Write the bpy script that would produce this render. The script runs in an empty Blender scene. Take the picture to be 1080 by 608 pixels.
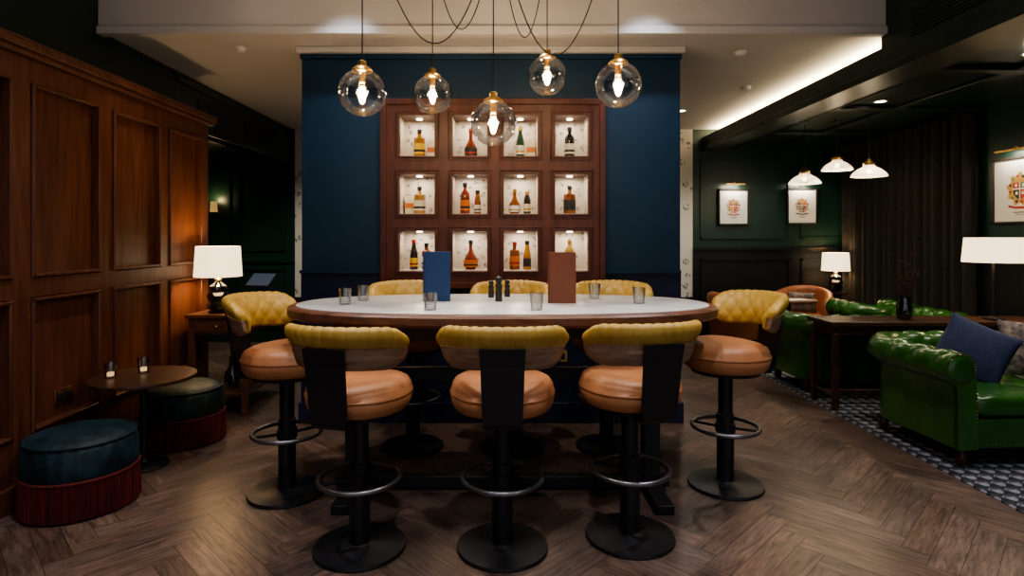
import bpy, math, random
from math import sin, cos, pi, radians
from mathutils import Vector, Matrix
random.seed(7)
scene = bpy.context.scene
F=620.0; CH=1.45
try:
    scene.view_settings.look='AgX - Medium High Contrast'
    scene.view_settings.exposure=0.42
except Exception as ex: print(ex)
# ------------------------------------------------------------ materials
MATS={}
def nodes_of(name):
    m=bpy.data.materials.new(name); m.use_nodes=True
    nt=m.node_tree; b=nt.nodes['Principled BSDF']
    return m,nt,b
def mat(name,col,rough=0.5,metal=0.0,var=0.0,vscale=8.0,bump=0.0,bscale=60.0,emit=None,es=0.0,stretch=None,coat=0.0,sheen=0.0,col2=None,spec=None):
    if name in MATS: return MATS[name]
    m,nt,b=nodes_of(name)
    b.inputs['Base Color'].default_value=(*col,1); b.inputs['Roughness'].default_value=rough
    b.inputs['Metallic'].default_value=metal
    if spec is not None: b.inputs['Specular IOR Level'].default_value=spec
    if coat: b.inputs['Coat Weight'].default_value=coat; b.inputs['Coat Roughness'].default_value=0.15
    if sheen: b.inputs['Sheen Weight'].default_value=sheen; b.inputs['Sheen Tint'].default_value=(*[min(1,c*6) for c in col],1)
    if emit: b.inputs['Emission Color'].default_value=(*emit,1); b.inputs['Emission Strength'].default_value=es
    tc=nt.nodes.new('ShaderNodeTexCoord'); mp=nt.nodes.new('ShaderNodeMapping')
    nt.links.new(tc.outputs['Object'],mp.inputs['Vector'])
    if stretch: mp.inputs['Scale'].default_value=stretch
    if var or col2:
        n=nt.nodes.new('ShaderNodeTexNoise'); n.inputs['Scale'].default_value=vscale; n.inputs['Detail'].default_value=6
        nt.links.new(mp.outputs[0],n.inputs['Vector'])
        r=nt.nodes.new('ShaderNodeValToRGB'); nt.links.new(n.outputs['Fac'],r.inputs['Fac'])
        if col2:
            a,c=col2,col
        else:
            a=tuple(x*(1-var) for x in col); c=tuple(min(1,x*(1+var)) for x in col)
        r.color_ramp.elements[0].position=0.32; r.color_ramp.elements[0].color=(*a,1)
        r.color_ramp.elements[1].position=0.68; r.color_ramp.elements[1].color=(*c,1)
        nt.links.new(r.outputs['Color'],b.inputs['Base Color'])
    if bump:
        n2=nt.nodes.new('ShaderNodeTexNoise'); n2.inputs['Scale'].default_value=bscale; n2.inputs['Detail'].default_value=4
        nt.links.new(mp.outputs[0],n2.inputs['Vector'])
        bp=nt.nodes.new('ShaderNodeBump'); bp.inputs['Strength'].default_value=bump; bp.inputs['Distance'].default_value=0.01
        nt.links.new(n2.outputs['Fac'],bp.inputs['Height']); nt.links.new(bp.outputs[0],b.inputs['Normal'])
    MATS[name]=m; return m
def glass(name,tint=(0.97,0.97,0.95),ior=1.45,mn=0.04):
    m=bpy.data.materials.new(name); m.use_nodes=True; nt=m.node_tree
    for n in list(nt.nodes): nt.nodes.remove(n)
    o=nt.nodes.new('ShaderNodeOutputMaterial'); t=nt.nodes.new('ShaderNodeBsdfTransparent'); g=nt.nodes.new('ShaderNodeBsdfGlossy')
    t.inputs[0].default_value=(*tint,1); g.inputs['Roughness'].default_value=0.03
    fr=nt.nodes.new('ShaderNodeLayerWeight'); fr.inputs['Blend'].default_value=0.35
    mr=nt.nodes.new('ShaderNodeMapRange'); mr.inputs['To Min'].default_value=mn; mr.inputs['To Max'].default_value=0.75
    nt.links.new(fr.outputs['Fresnel'],mr.inputs['Value'])
    mx=nt.nodes.new('ShaderNodeMixShader'); nt.links.new(mr.outputs[0],mx.inputs[0])
    nt.links.new(t.outputs[0],mx.inputs[1]); nt.links.new(g.outputs[0],mx.inputs[2]); nt.links.new(mx.outputs[0],o.inputs[0])
    return m
def emis(name,col,s):
    if name in MATS: return MATS[name]
    m=bpy.data.materials.new(name); m.use_nodes=True; nt=m.node_tree
    for n in list(nt.nodes): nt.nodes.remove(n)
    o=nt.nodes.new('ShaderNodeOutputMaterial'); e=nt.nodes.new('ShaderNodeEmission'); e.inputs[0].default_value=(*col,1); e.inputs[1].default_value=s
    nt.links.new(e.outputs[0],o.inputs[0]); MATS[name]=m; return m

WOODP=mat('mahogany_panelling',(0.165,0.062,0.032),0.42,col2=(0.085,0.029,0.016),vscale=3.0,stretch=(9,9,0.9),bump=0.08,bscale=10)
WOODC=mat('cabinet_wood',(0.120,0.034,0.020),0.42,col2=(0.070,0.020,0.013),vscale=3.0,stretch=(6,6,1.5))
WOODD=mat('dark_table_wood',(0.075,0.032,0.018),0.35,col2=(0.032,0.014,0.009),vscale=4,stretch=(2,10,10))
WOODR=mat('table_rim_wood',(0.17,0.075,0.042),0.4,col2=(0.085,0.036,0.02),vscale=4,stretch=(2,8,8))
WOODB=mat('stool_shell_wood',(0.34,0.225,0.145),0.5,col2=(0.19,0.12,0.078),vscale=5,stretch=(2,2,14))
GREEN=mat('dark_green_paint',(0.009,0.026,0.020),0.36,var=0.12,vscale=2)
GREENW=mat('green_wall_paint',(0.009,0.037,0.028),0.4,var=0.12,vscale=2)
BLACKP=mat('black_paint',(0.007,0.008,0.010),0.4,var=0.1)
BLUE=mat('blue_wall_paint',(0.003,0.031,0.070),0.5,var=0.12,vscale=1.5)
NAVY=mat('navy_paint',(0.008,0.012,0.045),0.45,var=0.1)
WHITE=mat('ceiling_white',(0.60,0.575,0.55),0.7,var=0.03,vscale=2)
BLACKM=mat('black_steel',(0.012,0.012,0.014),0.42,metal=0.0,bump=0.03,bscale=200,spec=0.45)
GREYM=mat('foot_ring_steel',(0.22,0.22,0.225),0.32,metal=0.9)
BRASS=mat('brass',(0.72,0.45,0.16),0.28,metal=1.0)
TAN=mat('tan_leather',(0.47,0.215,0.098),0.45,col2=(0.34,0.140,0.060),vscale=5,bump=0.12,bscale=120)
YEL=mat('mustard_leather',(0.49,0.32,0.070),0.42,col2=(0.38,0.24,0.048),vscale=6,bump=0.1,bscale=120)
GLEA=mat('green_leather',(0.035,0.135,0.020),0.27,col2=(0.018,0.080,0.010),vscale=4,bump=0.08,bscale=90,coat=0.25)
CLEA=mat('cognac_leather',(0.33,0.12,0.05),0.4,col2=(0.24,0.08,0.035),vscale=6,bump=0.1,bscale=120)
MARB=mat('table_top_stone',(0.58,0.60,0.62),0.22,col2=(0.44,0.46,0.48),vscale=5,bump=0.02,bscale=40)
VELV=mat('teal_velvet',(0.008,0.040,0.055),0.55,col2=(0.0010,0.006,0.011),vscale=9,bump=0.8,bscale=12,sheen=0.15)
VELG=mat('green_velvet',(0.006,0.024,0.022),0.6,col2=(0.002,0.008,0.008),vscale=9,bump=0.6,bscale=12,sheen=0.1)
RUST=mat('rust_fringe',(0.18,0.018,0.012),0.8,col2=(0.05,0.006,0.005),vscale=6,stretch=(12,12,0.7),bump=0.5,bscale=30)
CURT=mat('curtain_fabric',(0.022,0.020,0.017),0.85,col2=(0.013,0.012,0.010),vscale=20,sheen=0.05)
PAPER=mat('paper_white',(0.72,0.71,0.68),0.7)
CREAM=mat('cream_label',(0.72,0.66,0.5),0.6)
GUN=mat('grille_metal',(0.03,0.04,0.037),0.5,metal=0.4)
SLATE=mat('cushion_slate',(0.035,0.05,0.12),0.8,col2=(0.025,0.035,0.09),vscale=30,bump=0.2,bscale=150)
PATT=mat('cushion_pattern',(0.38,0.30,0.24),0.8,col2=(0.06,0.05,0.06),vscale=28,bump=0.2)
BLUEM=mat('blue_menu_cover',(0.008,0.040,0.13),0.5,bump=0.1)
BROWM=mat('brown_menu_cover',(0.20,0.068,0.036),0.5,bump=0.1)
TWIG=mat('twig',(0.07,0.03,0.02),0.8,var=0.2)
SCREEN=mat('screen_glass',(0.02,0.025,0.03),0.1,emit=(0.5,0.6,0.8),es=0.08)
GLASS=glass('clear_glass',mn=0.07)
GLASSG=glass('tumbler_glass',(0.93,0.95,0.95),mn=0.10)
SMOKE=glass('smoked_lamp_glass',(0.25,0.30,0.25),mn=0.12)
FIL=emis('filament',(1.0,0.62,0.25),45)
LED=emis('led_warm',(1.0,0.80,0.55),8)
DOWN=emis('downlight_and_fill_lens',(1.0,0.85,0.65),10)
def shade(name,s):
    m,nt,b=nodes_of(name); b.inputs['Base Color'].default_value=(0.85,0.75,0.6,1); b.inputs['Roughness'].default_value=0.8
    b.inputs['Emission Color'].default_value=(1.0,0.76,0.46,1)
    tc=nt.nodes.new('ShaderNodeTexCoord'); n=nt.nodes.new('ShaderNodeTexNoise'); n.inputs['Scale'].default_value=60
    nt.links.new(tc.outputs['Object'],n.inputs['Vector'])
    mr=nt.nodes.new('ShaderNodeMapRange'); mr.inputs['To Min'].default_value=s*0.9; mr.inputs['To Max'].default_value=s*1.1
    nt.links.new(n.outputs['Fac'],mr.inputs['Value']); nt.links.new(mr.outputs[0],b.inputs['Emission Strength'])
    return m
SHADE=shade('lamp_shade_linen',1.5)
def liquid(name,c):
    return mat(name,c,0.08,coat=0.5,var=0.1)
def wallpaper(name,base,ink,scale):
    m,nt,b=nodes_of(name); b.inputs['Roughness'].default_value=0.7
    tc=nt.nodes.new('ShaderNodeTexCoord'); v=nt.nodes.new('ShaderNodeTexVoronoi'); v.inputs['Scale'].default_value=scale
    n=nt.nodes.new('ShaderNodeTexNoise'); n.inputs['Scale'].default_value=scale*4
    nt.links.new(tc.outputs['Object'],v.inputs['Vector']); nt.links.new(tc.outputs['Object'],n.inputs['Vector'])
    a=nt.nodes.new('ShaderNodeMath'); a.operation='LESS_THAN'; a.inputs[1].default_value=0.33; nt.links.new(v.outputs['Distance'],a.inputs[0])
    c=nt.nodes.new('ShaderNodeMath'); c.operation='GREATER_THAN'; c.inputs[1].default_value=0.5; nt.links.new(n.outputs['Fac'],c.inputs[0])
    d=nt.nodes.new('ShaderNodeMath'); d.operation='MULTIPLY'; nt.links.new(a.outputs[0],d.inputs[0]); nt.links.new(c.outputs[0],d.inputs[1])
    mx=nt.nodes.new('ShaderNodeMix'); mx.data_type='RGBA'; nt.links.new(d.outputs[0],mx.inputs[0])
    mx.inputs[6].default_value=(*base,1); mx.inputs[7].default_value=(*ink,1); nt.links.new(mx.outputs[2],b.inputs['Base Color'])
    return m
WALLP=wallpaper('illustrated_wallpaper',(0.70,0.67,0.60),(0.25,0.23,0.21),7)
NICHE=wallpaper('niche_wallpaper',(0.50,0.46,0.41),(0.18,0.15,0.12),18)

def floor_mat():
    m,nt,b=nodes_of('oak_herringbone'); 
    uv=nt.nodes.new('ShaderNodeUVMap'); uv.uv_map='UVMap'
    mp=nt.nodes.new('ShaderNodeMapping'); mp.inputs['Scale'].default_value=(2.4,20,1); nt.links.new(uv.outputs[0],mp.inputs[0])
    n=nt.nodes.new('ShaderNodeTexNoise'); n.inputs['Scale'].default_value=2.2; n.inputs['Detail'].default_value=9; n.inputs['Roughness'].default_value=0.7; n.inputs['Distortion'].default_value=0.6; nt.links.new(mp.outputs[0],n.inputs['Vector'])
    at=nt.nodes.new('ShaderNodeAttribute'); at.attribute_name='plank'
    r=nt.nodes.new('ShaderNodeValToRGB'); r.color_ramp.elements[0].position=0.30; r.color_ramp.elements[0].color=(0.040,0.026,0.020,1)
    r.color_ramp.elements[1].position=0.72; r.color_ramp.elements[1].color=(0.245,0.165,0.125,1)
    nt.links.new(n.outputs['Fac'],r.inputs['Fac'])
    mx=nt.nodes.new('ShaderNodeMix'); mx.data_type='RGBA'; mx.blend_type='MULTIPLY'; mx.inputs[0].default_value=1.0
    nt.links.new(r.outputs['Color'],mx.inputs[6]); nt.links.new(at.outputs['Color'],mx.inputs[7])
    # broad wear patches
    tc=nt.nodes.new('ShaderNodeTexCoord'); n3=nt.nodes.new('ShaderNodeTexNoise'); n3.inputs['Scale'].default_value=1.6; n3.inputs['Detail'].default_value=5; nt.links.new(tc.outputs['Object'],n3.inputs['Vector'])
    mr3=nt.nodes.new('ShaderNodeMapRange'); mr3.inputs['From Min'].default_value=0.3; mr3.inputs['From Max'].default_value=0.7; mr3.inputs['To Min'].default_value=0.68; mr3.inputs['To Max'].default_value=1.2; nt.links.new(n3.outputs['Fac'],mr3.inputs['Value'])
    vm=nt.nodes.new('ShaderNodeVectorMath'); vm.operation='SCALE'; nt.links.new(mx.outputs[2],vm.inputs[0]); nt.links.new(mr3.outputs[0],vm.inputs['Scale']); nt.links.new(vm.outputs[0],b.inputs['Base Color'])
    mr=nt.nodes.new('ShaderNodeMapRange'); mr.inputs['To Min'].default_value=0.40; mr.inputs['To Max'].default_value=0.22; nt.links.new(n.outputs['Fac'],mr.inputs['Value']); nt.links.new(mr.outputs[0],b.inputs['Roughness'])
    bp=nt.nodes.new('ShaderNodeBump'); bp.inputs['Strength'].default_value=0.25; bp.inputs['Distance'].default_value=0.004; nt.links.new(n.outputs['Fac'],bp.inputs['Height']); nt.links.new(bp.outputs[0],b.inputs['Normal'])
    return m
FLOORM=floor_mat()
def carpet_mat():
    m,nt,b=nodes_of('geometric_carpet'); b.inputs['Roughness'].default_value=0.9
    tc=nt.nodes.new('ShaderNodeTexCoord'); mp=nt.nodes.new('ShaderNodeMapping'); mp.inputs['Rotation'].default_value=(0,0,pi/4); mp.inputs['Location'].default_value=(0.013,0.021,0.01); nt.links.new(tc.outputs['Object'],mp.inputs[0])
    c1=nt.nodes.new('ShaderNodeTexChecker'); c1.inputs['Scale'].default_value=15; c1.inputs[1].default_value=(0.26,0.26,0.28,1); c1.inputs[2].default_value=(0.03,0.035,0.045,1)
    c2=nt.nodes.new('ShaderNodeTexChecker'); c2.inputs['Scale'].default_value=21.2; c2.inputs[1].default_value=(1,1,1,1); c2.inputs[2].default_value=(0.3,0.34,0.40,1)
    nt.links.new(mp.outputs[0],c1.inputs['Vector']); nt.links.new(tc.outputs['Object'],c2.inputs['Vector'])
    mx=nt.nodes.new('ShaderNodeMix'); mx.data_type='RGBA'; mx.blend_type='MULTIPLY'; mx.inputs[0].default_value=1
    nt.links.new(c1.outputs[0],mx.inputs[6]); nt.links.new(c2.outputs[0],mx.inputs[7]); nt.links.new(mx.outputs[2],b.inputs['Base Color']); return m
CARPET=carpet_mat()

# ------------------------------------------------------------ mesh builder
class MB:
    def __init__(s): s.v=[]; s.f=[]; s.m=[]; s.mats=[]
    def mi(s,m):
        if m not in s.mats: s.mats.append(m)
        return s.mats.index(m)
    def add(s,vs,fs,m):
        o=len(s.v); s.v+= [tuple(p) for p in vs]; k=s.mi(m)
        for f in fs: s.f.append(tuple(o+i for i in f)); s.m.append(k)
    def box(s,x0,x1,y0,y1,z0,z1,m,M=None):
        vs=[(x,y,z) for x in (x0,x1) for y in (y0,y1) for z in (z0,z1)]
        if M is not None: vs=[M@Vector(p) for p in vs]
        s.add(vs,[(0,1,3,2),(4,6,7,5),(0,4,5,1),(2,3,7,6),(0,2,6,4),(1,5,7,3)],m)
    def lathe(s,prof,c,m,seg=32,M=None):
        vs=[];n=len(prof)
        for i in range(seg):
            a=2*pi*i/seg
            for r,z in prof:
                p=Vector((r*cos(a),r*sin(a),z))
                if M is not None: p=M@p
                vs.append(p+Vector(c))
        fs=[]
        for i in range(seg):
            j=(i+1)%seg
            for k in range(n-1): fs.append((i*n+k,j*n+k,j*n+k+1,i*n+k+1))
        s.add(vs,fs,m)
    def grid(s,fn,ni,nj,m,ci=False,cj=False):
        vs=[fn(i,j) for i in range(ni) for j in range(nj)]; fs=[]
        for i in range(ni if ci else ni-1):
            for j in range(nj if cj else nj-1):
                a=i*nj+j; b=((i+1)%ni)*nj+j; c=((i+1)%ni)*nj+(j+1)%nj; d=i*nj+(j+1)%nj
                fs.append((a,b,c,d))
        s.add(vs,fs,m)
    def tube(s,pts,r,m,seg=8,caps=True):
        pts=[Vector(p) for p in pts]; n=len(pts); vs=[]
        up=Vector((0.13,0.27,0.95)).normalized()
        for i,p in enumerate(pts):
            t=(pts[min(i+1,n-1)]-pts[max(i-1,0)]).normalized()
            if abs(t.dot(up))>0.98: u=Vector((1,0,0))
            else: u=up
            a=t.cross(u).normalized(); b=t.cross(a)
            rr=r[i] if isinstance(r,(list,tuple)) else r
            for k in range(seg):
                w=2*pi*k/seg; vs.append(p+a*cos(w)*rr+b*sin(w)*rr)
        fs=[(i*seg+k,i*seg+(k+1)%seg,(i+1)*seg+(k+1)%seg,(i+1)*seg+k) for i in range(n-1) for k in range(seg)]
        if caps: fs+= [tuple(range(seg)),tuple(range((n-1)*seg,n*seg))]
        s.add(vs,fs,m)
    def torus(s,c,R,r,m,seg=48,ts=10,M=None):
        def fn(i,j):
            a=2*pi*i/seg;b=2*pi*j/ts
            p=Vector(((R+r*cos(b))*cos(a),(R+r*cos(b))*sin(a),r*sin(b)))
            if M is not None: p=M@p
            return p+Vector(c)
        s.grid(fn,seg,ts,m,True,True)
    def super(s,c,sx,sy,sz,m,e=0.35,ez=None,nu=40,nv=20,M=None):
        ez=ez or e
        def sp(v,p): return math.copysign(abs(v)**p,v)
        def fn(i,j):
            a=2*pi*i/nu; b=-pi/2+pi*j/(nv-1)
            p=Vector((sx*sp(cos(b),ez)*sp(cos(a),e),sy*sp(cos(b),ez)*sp(sin(a),e),sz*sp(sin(b),ez)))
            if M is not None: p=M@p
            return p+Vector(c)
        s.grid(fn,nu,nv,m,True,False)
    def sphere(s,c,r,m,seg=16,n=10): s.lathe([(max(1e-4,r*cos(-pi/2+pi*i/(n-1))),r*sin(-pi/2+pi*i/(n-1))) for i in range(n)],c,m,seg)
    def mesh(s,name,angle=40):
        me=bpy.data.meshes.new(name); me.from_pydata(s.v,[],s.f); 
        for m in s.mats: me.materials.append(m)
        me.polygons.foreach_set('material_index',s.m)
        me.polygons.foreach_set('use_smooth',[True]*len(s.f))
        me.update()
        import bmesh
        bm=bmesh.new(); bm.from_mesh(me); bmesh.ops.remove_doubles(bm,verts=bm.verts,dist=1e-5); bmesh.ops.recalc_face_normals(bm,faces=bm.faces); bm.to_mesh(me); bm.free()
        me.set_sharp_from_angle(angle=radians(angle))
        return me
def ob(name,me,parent=None,loc=(0,0,0),rot=(0,0,0),bevel=0):
    if isinstance(me,MB): me=me.mesh(name)
    o=bpy.data.objects.new(name,me); scene.collection.objects.link(o); o.location=loc; o.rotation_euler=rot
    if parent: o.parent=parent
    if bevel:
        b=o.modifiers.new('bevel','BEVEL'); b.width=bevel; b.segments=2; b.limit_method='ANGLE'
    return o
def empty(name,loc=(0,0,0),rz=0):
    o=bpy.data.objects.new(name,None); scene.collection.objects.link(o); o.location=loc; o.rotation_euler=(0,0,rz); o.empty_display_size=0.1; return o
def boxob(name,b,m,bevel=0):
    mb=MB(); mb.box(*b,m); return ob(name,mb,bevel=bevel)
def light(name,kind,loc,energy,col=(1,0.8,0.55),size=0.1,rot=(0,0,0),parent=None,spot=None,blend=0.6,sy=None):
    l=bpy.data.lights.new(name,kind); l.energy=energy; l.color=col
    if kind=='AREA':
        l.size=size
        if sy: l.shape='RECTANGLE'; l.size_y=sy
    else: l.shadow_soft_size=size
    if kind=='SPOT': l.spot_size=radians(spot or 90); l.spot_blend=blend
    o=bpy.data.objects.new(name,l); scene.collection.objects.link(o); o.location=loc; o.rotation_euler=rot
    if parent: o.parent=parent
    return o

# ------------------------------------------------------------ room
YB=8.1; XR=4.75; XL=-2.9; ZC=2.93; XB=2.75
def build_floor():
    W=0.115; n=6; c=cos(pi/4)
    vs=[];fs=[];uvs=[];cols=[]
    def clip(poly,ax,lim,sg):
        out=[]
        for k in range(len(poly)):
            a=poly[k]; b=poly[(k+1)%len(poly)]
            da=sg*(a[ax]-lim); db=sg*(b[ax]-lim)
            if da<=0: out.append(a)
            if (da<0<db) or (db<0<da):
                t=da/(da-db); out.append(tuple(a[q]+(b[q]-a[q])*t for q in range(4)))
        return out
    def rect(x0,y0,x1,y1,hor):
        g=0.0009; L=n*W
        r1=random.random()*50; r2=random.random()*50
        k=random.uniform(0.72,1.18); w=random.uniform(-0.04,0.04)
        P=[(x0+g,y0+g),(x1-g,y0+g),(x1-g,y1-g),(x0+g,y1-g)]
        uv=[(0,0),(L,0),(L,W),(0,W)] if hor else [(0,0),(0,W),(L,W),(L,0)]
        Q=[((x*c-y*c),(x*c+y*c)+3,u+r1,v+r2) for (x,y),(u,v) in zip(P,uv)]
        for ax,lim,sg in ((0,-4.3,-1),(0,XR,1),(1,-2,-1),(1,YB,1)):
            if Q: Q=clip(Q,ax,lim,sg)
        if len(Q)<3: return
        o=len(vs); vs.extend([(q[0],q[1],0) for q in Q]); fs.append(tuple(range(o,o+len(Q))))
        uvs.extend([(q[2],q[3]) for q in Q]); cols.extend([(k+w,k,k-w,1)]*len(Q))
    for i in range(-110,110):
        for j in range(-22,22):
            ox=(i+n*j)*W; oy=(i-n*j)*W
            rect(ox,oy,ox+n*W,oy+W,True)
            rect(ox+n*W,oy+(1-n)*W,ox+(n+1)*W,oy+W,False)
    npl=len(fs)
    for z in (-0.004,-0.05):
        o=len(vs); vs.extend([(-4.3,-2,z),(XR,-2,z),(XR,YB,z),(-4.3,YB,z)]); fs.append((o,o+1,o+2,o+3)); uvs.extend([(0,0)]*4); cols.extend([(1,1,1,1)]*4)
    me=bpy.data.meshes.new('floor'); me.from_pydata(vs,[],fs)
    me.uv_layers.new(name='UVMap'); me.uv_layers['UVMap'].data.foreach_set('uv',[c_ for u in uvs for c_ in u])
    me.color_attributes.new('plank','FLOAT_COLOR','CORNER'); me.color_attributes['plank'].data.foreach_set('color',[c_ for u in cols for c_ in u])
    me.materials.append(FLOORM); me.materials.append(mat('floor_joint',(0.012,0.009,0.007),0.8,var=0.1))
    me.polygons.foreach_set('material_index',[0]*npl+[1,1]); me.update()
    ob('floor',me)
build_floor()
mb=MB(); mb.box(2.72,XR,1.5,6.35,0.0,0.008,CARPET); ob('geometric_rug',mb)

# left wood panelled wall
mb=MB()
mb.box(-2.98,-2.64,-2,5.2,0,2.5,WOODP)
stiles=[(1.1+0.0,1.22),(1.78,1.90),(2.44,2.57),(3.11,3.24),(3.79,3.92),(4.46,4.58),(5.07,5.2)]
xf=-2.60
for a,b in stiles: mb.box(-2.66,xf,a,b,0,2.43,WOODP)
for z0,z1 in ((0.0,0.37),(1.11,1.225),(2.3,2.43)):
    mb.box(-2.66,xf+0.0005,-2,5.2,z0,z1,WOODP)
for i in range(len(stiles)-1):
    a=stiles[i][1]; b=stiles[i+1][0]
    for z0,z1 in ((0.37,1.11),(1.225,2.3)):
        t=0.02
        for bx in ((a,a+t,z0,z1),(b-t,b,z0,z1),(a,b,z0,z0+t),(a,b,z1-t,z1)):
            mb.box(-2.645,-2.585,bx[0],bx[1],bx[2],bx[3],WOODP)
ob('wall_left_panelling',mb,bevel=0.006)
mb=MB(); mb.box(-2.66,-2.56,-2,5.22,2.43,2.46,WOODP); mb.box(-2.66,-2.54,-2,5.24,2.46,2.50,WOODP); mb.box(-2.98,-2.54,-2,5.24,2.495,2.515,WOODP); ob('trim_left_cornice',mb,bevel=0.008)
mb=MB(); mb.box(-2.61,-2.575,-2,5.21,0,0.13,WOODP); ob('baseboard_left',mb,bevel=0.006)
mb=MB(); mb.box(-3.05,XL,-2,5.2,2.51,3.4,GREEN); ob('wall_left_upper',mb)
mb=MB(); mb.box(-3.05,XL,5.2,YB,2.45,3.4,GREEN); mb.box(-3.06,XL+0.02,5.22,YB,2.45,2.49,GREEN); mb.box(-3.06,XL+0.02,5.22,YB,2.84,2.9,GREEN); ob('beam_left',mb,bevel=0.005)
mb=MB()
for a,b in ((5.6,6.35),(6.6,7.6)):
    mb.box(XL+0.001,XL+0.012,a,b,2.56,2.76,GUN)
    for k in range(7): mb.box(XL+0.01,XL+0.022,a+0.02,b-0.02,2.575+k*0.026,2.585+k*0.026,GREEN)
ob('air_vent_grille',mb)
# alcove
mb=MB(); mb.box(-4.4,-4.3,5.2,YB,0,2.6,GREENW); ob('wall_alcove_side',mb)
mb=MB(); mb.box(-4.4,-2.98,5.1,5.2,0,2.6,GREEN); ob('wall_alcove_front',mb)
boxob('ceiling_alcove',(-4.4,-3.05,5.1,YB,2.6,2.66),GREEN)
mb=MB(); mb.box(-4.4,-2.86,YB,YB+0.1,0,3.4,GREENW)
mb.box(-4.3,-2.86,YB-0.03,YB,1.10,1.15,GREENW)
for a,b in ((-4.2,-3.75),(-3.65,-3.0)):
    for z0,z1 in ((1.25,2.4),(0.2,1.02)):
        for bx in ((a,a+0.03,z0,z1),(b-0.03,b,z0,z1),(a,b,z0,z0+0.03),(a,b,z1-0.03,z1)):
            mb.box(bx[0],bx[1],YB-0.02,YB,bx[2],bx[3],GREENW)
ob('wall_alcove_back',mb)
mb=MB(); mb.box(-2.86,2.62,YB,YB+0.1,0,3.4,WALLP); mb.box(-2.86,2.62,YB-0.02,YB,0,0.62,BLACKP); ob('wall_back',mb)
mb=MB(); mb.box(2.62,4.95,YB,YB+0.1,0,3.0,GREENW); mb.box(2.62,XR,YB-0.02,YB,0,1.28,BLACKP)
mb.box(2.62,XR,YB-0.045,YB,1.27,1.31,BLACKP)
for a,b in ((2.72,3.95),(4.1,4.7)):
    for bx in ((a,a+0.025,1.42,2.5),(b-0.025,b,1.42,2.5),(a,b,1.42,1.445),(a,b,2.475,2.5)):
        mb.box(bx[0],bx[1],YB-0.02,YB,bx[2],bx[3],GREENW)
    for bx in ((a,a+0.025,0.2,1.15),(b-0.025,b,0.2,1.15),(a,b,0.2,0.225),(a,b,1.125,1.15)):
        mb.box(bx[0],bx[1],YB-0.04,YB-0.02,bx[2],bx[3],BLACKP)
ob('wall_back_green',mb)
mb=MB(); mb.box(XR,XR+0.1,-2,YB,0,3.0,GREENW); mb.box(XR-0.02,XR,-2,YB,0,1.28,BLACKP); mb.box(XR-0.04,XR,-2,YB,1.27,1.31,BLACKP); ob('wall_right',mb)
# ceilings
boxob('ceiling',(-3.05,3.12,4.27,YB,ZC,ZC+0.06),WHITE)
mb=MB(); mb.box(-2.9,XB,4.21,4.27,ZC,3.35,WHITE); mb.box(-2.9,XB,4.19,4.27,ZC-0.03,ZC+0.03,WHITE); ob('ceiling_bulkhead',mb,bevel=0.006)
boxob('ceiling_upper',(-3.05,3.1,-2,4.27,3.35,3.42),WHITE)
mb=MB(); mb.box(3.1,XR,-2,YB,2.74,2.8,GREEN)
for k in range(7): mb.box(3.1,XR,-1+k*1.35,-0.88+k*1.35,2.70,2.745,GREEN)
mb.box(3.85,3.95,-2,YB,2.705,2.745,GREEN)
ob('ceiling_right',mb,bevel=0.006)
mb=MB(); mb.box(XB,3.12,4.27,YB,2.64,2.82,GREEN); mb.box(XB,3.12,-2,4.27,2.64,3.35,GREEN)
mb.box(XB-0.02,XB+0.05,-2,YB,2.62,2.68,GREEN); mb.box(3.07,3.13,4.27,YB,2.64,ZC,GREEN); ob('beam_right',mb,bevel=0.004)
mb=MB(); mb.box(XB-0.014,XB-0.001,2.7,3.95,2.80,2.98,GUN)
for k in range(7): mb.box(XB-0.024,XB-0.012,2.72,3.93,2.815+k*0.023,2.824+k*0.023,GREEN)
ob('air_vent_grille',mb)
mb=MB(); mb.box(2.93,2.97,4.3,YB-0.05,2.82,2.835,LED); ob('cove_led_strip',mb)
light('cove_light','AREA',(2.93,6.2,2.845),30,(1,0.76,0.45),3.7,(pi,0,pi/2),sy=0.05)

# blue feature wall (with hole for cabinet)
YW=4.6; bx0,bx1=-1.57,1.39; cx0,cx1=-0.935,0.786; cz0,cz1=1.06,2.51
mb=MB()
mb.box(bx0,cx0,YW,5.3,0,ZC,BLUE); mb.box(cx1,bx1,YW,5.3,0,ZC,BLUE); mb.box(cx0,cx1,YW,5.3,cz1,ZC,BLUE); mb.box(cx0,cx1,YW,5.3,0,cz0,BLUE); mb.box(cx0,cx1,5.0,5.3,cz0,cz1,BLUE)
ob('wall_feature_blue',mb)
mb=MB()
for a,b in ((bx0,cx0-0.0),(cx1,bx1)):
    mb.box(a-0.004,b+0.004,YW-0.008,YW+0.0,0,1.17,NAVY)
    mb.box(a-0.01,b,YW-0.03,YW,1.165,1.19,BLUE)
mb.box(cx0,cx1,YW-0.008,YW,0,cz0,NAVY)
for a,b in ((-1.5,-0.75),(-0.65,0.45),(0.55,1.32)):
    for q in ((a,a+0.02,0.25,0.98),(b-0.02,b,0.25,0.98),(a,b,0.25,0.27),(a,b,0.96,0.98)): mb.box(q[0],q[1],YW-0.02,YW-0.007,q[2],q[3],NAVY)
ob('trim_feature_dado',mb)
mb=MB(); mb.box(bx0-0.02,bx1+0.02,YW-0.03,YW,0,0.16,NAVY); ob('baseboard_feature',mb,bevel=0.005)
mb=MB(); mb.box(bx0-0.03,bx1+0.03,YW-0.05,YW+0.05,ZC-0.05,ZC-0.001,WHITE); mb.box(bx0-0.01,bx1+0.01,YW-0.02,YW+0.03,ZC-0.09,ZC-0.05,BLUE); ob('trim_feature_cornice',mb,bevel=0.006)

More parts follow.
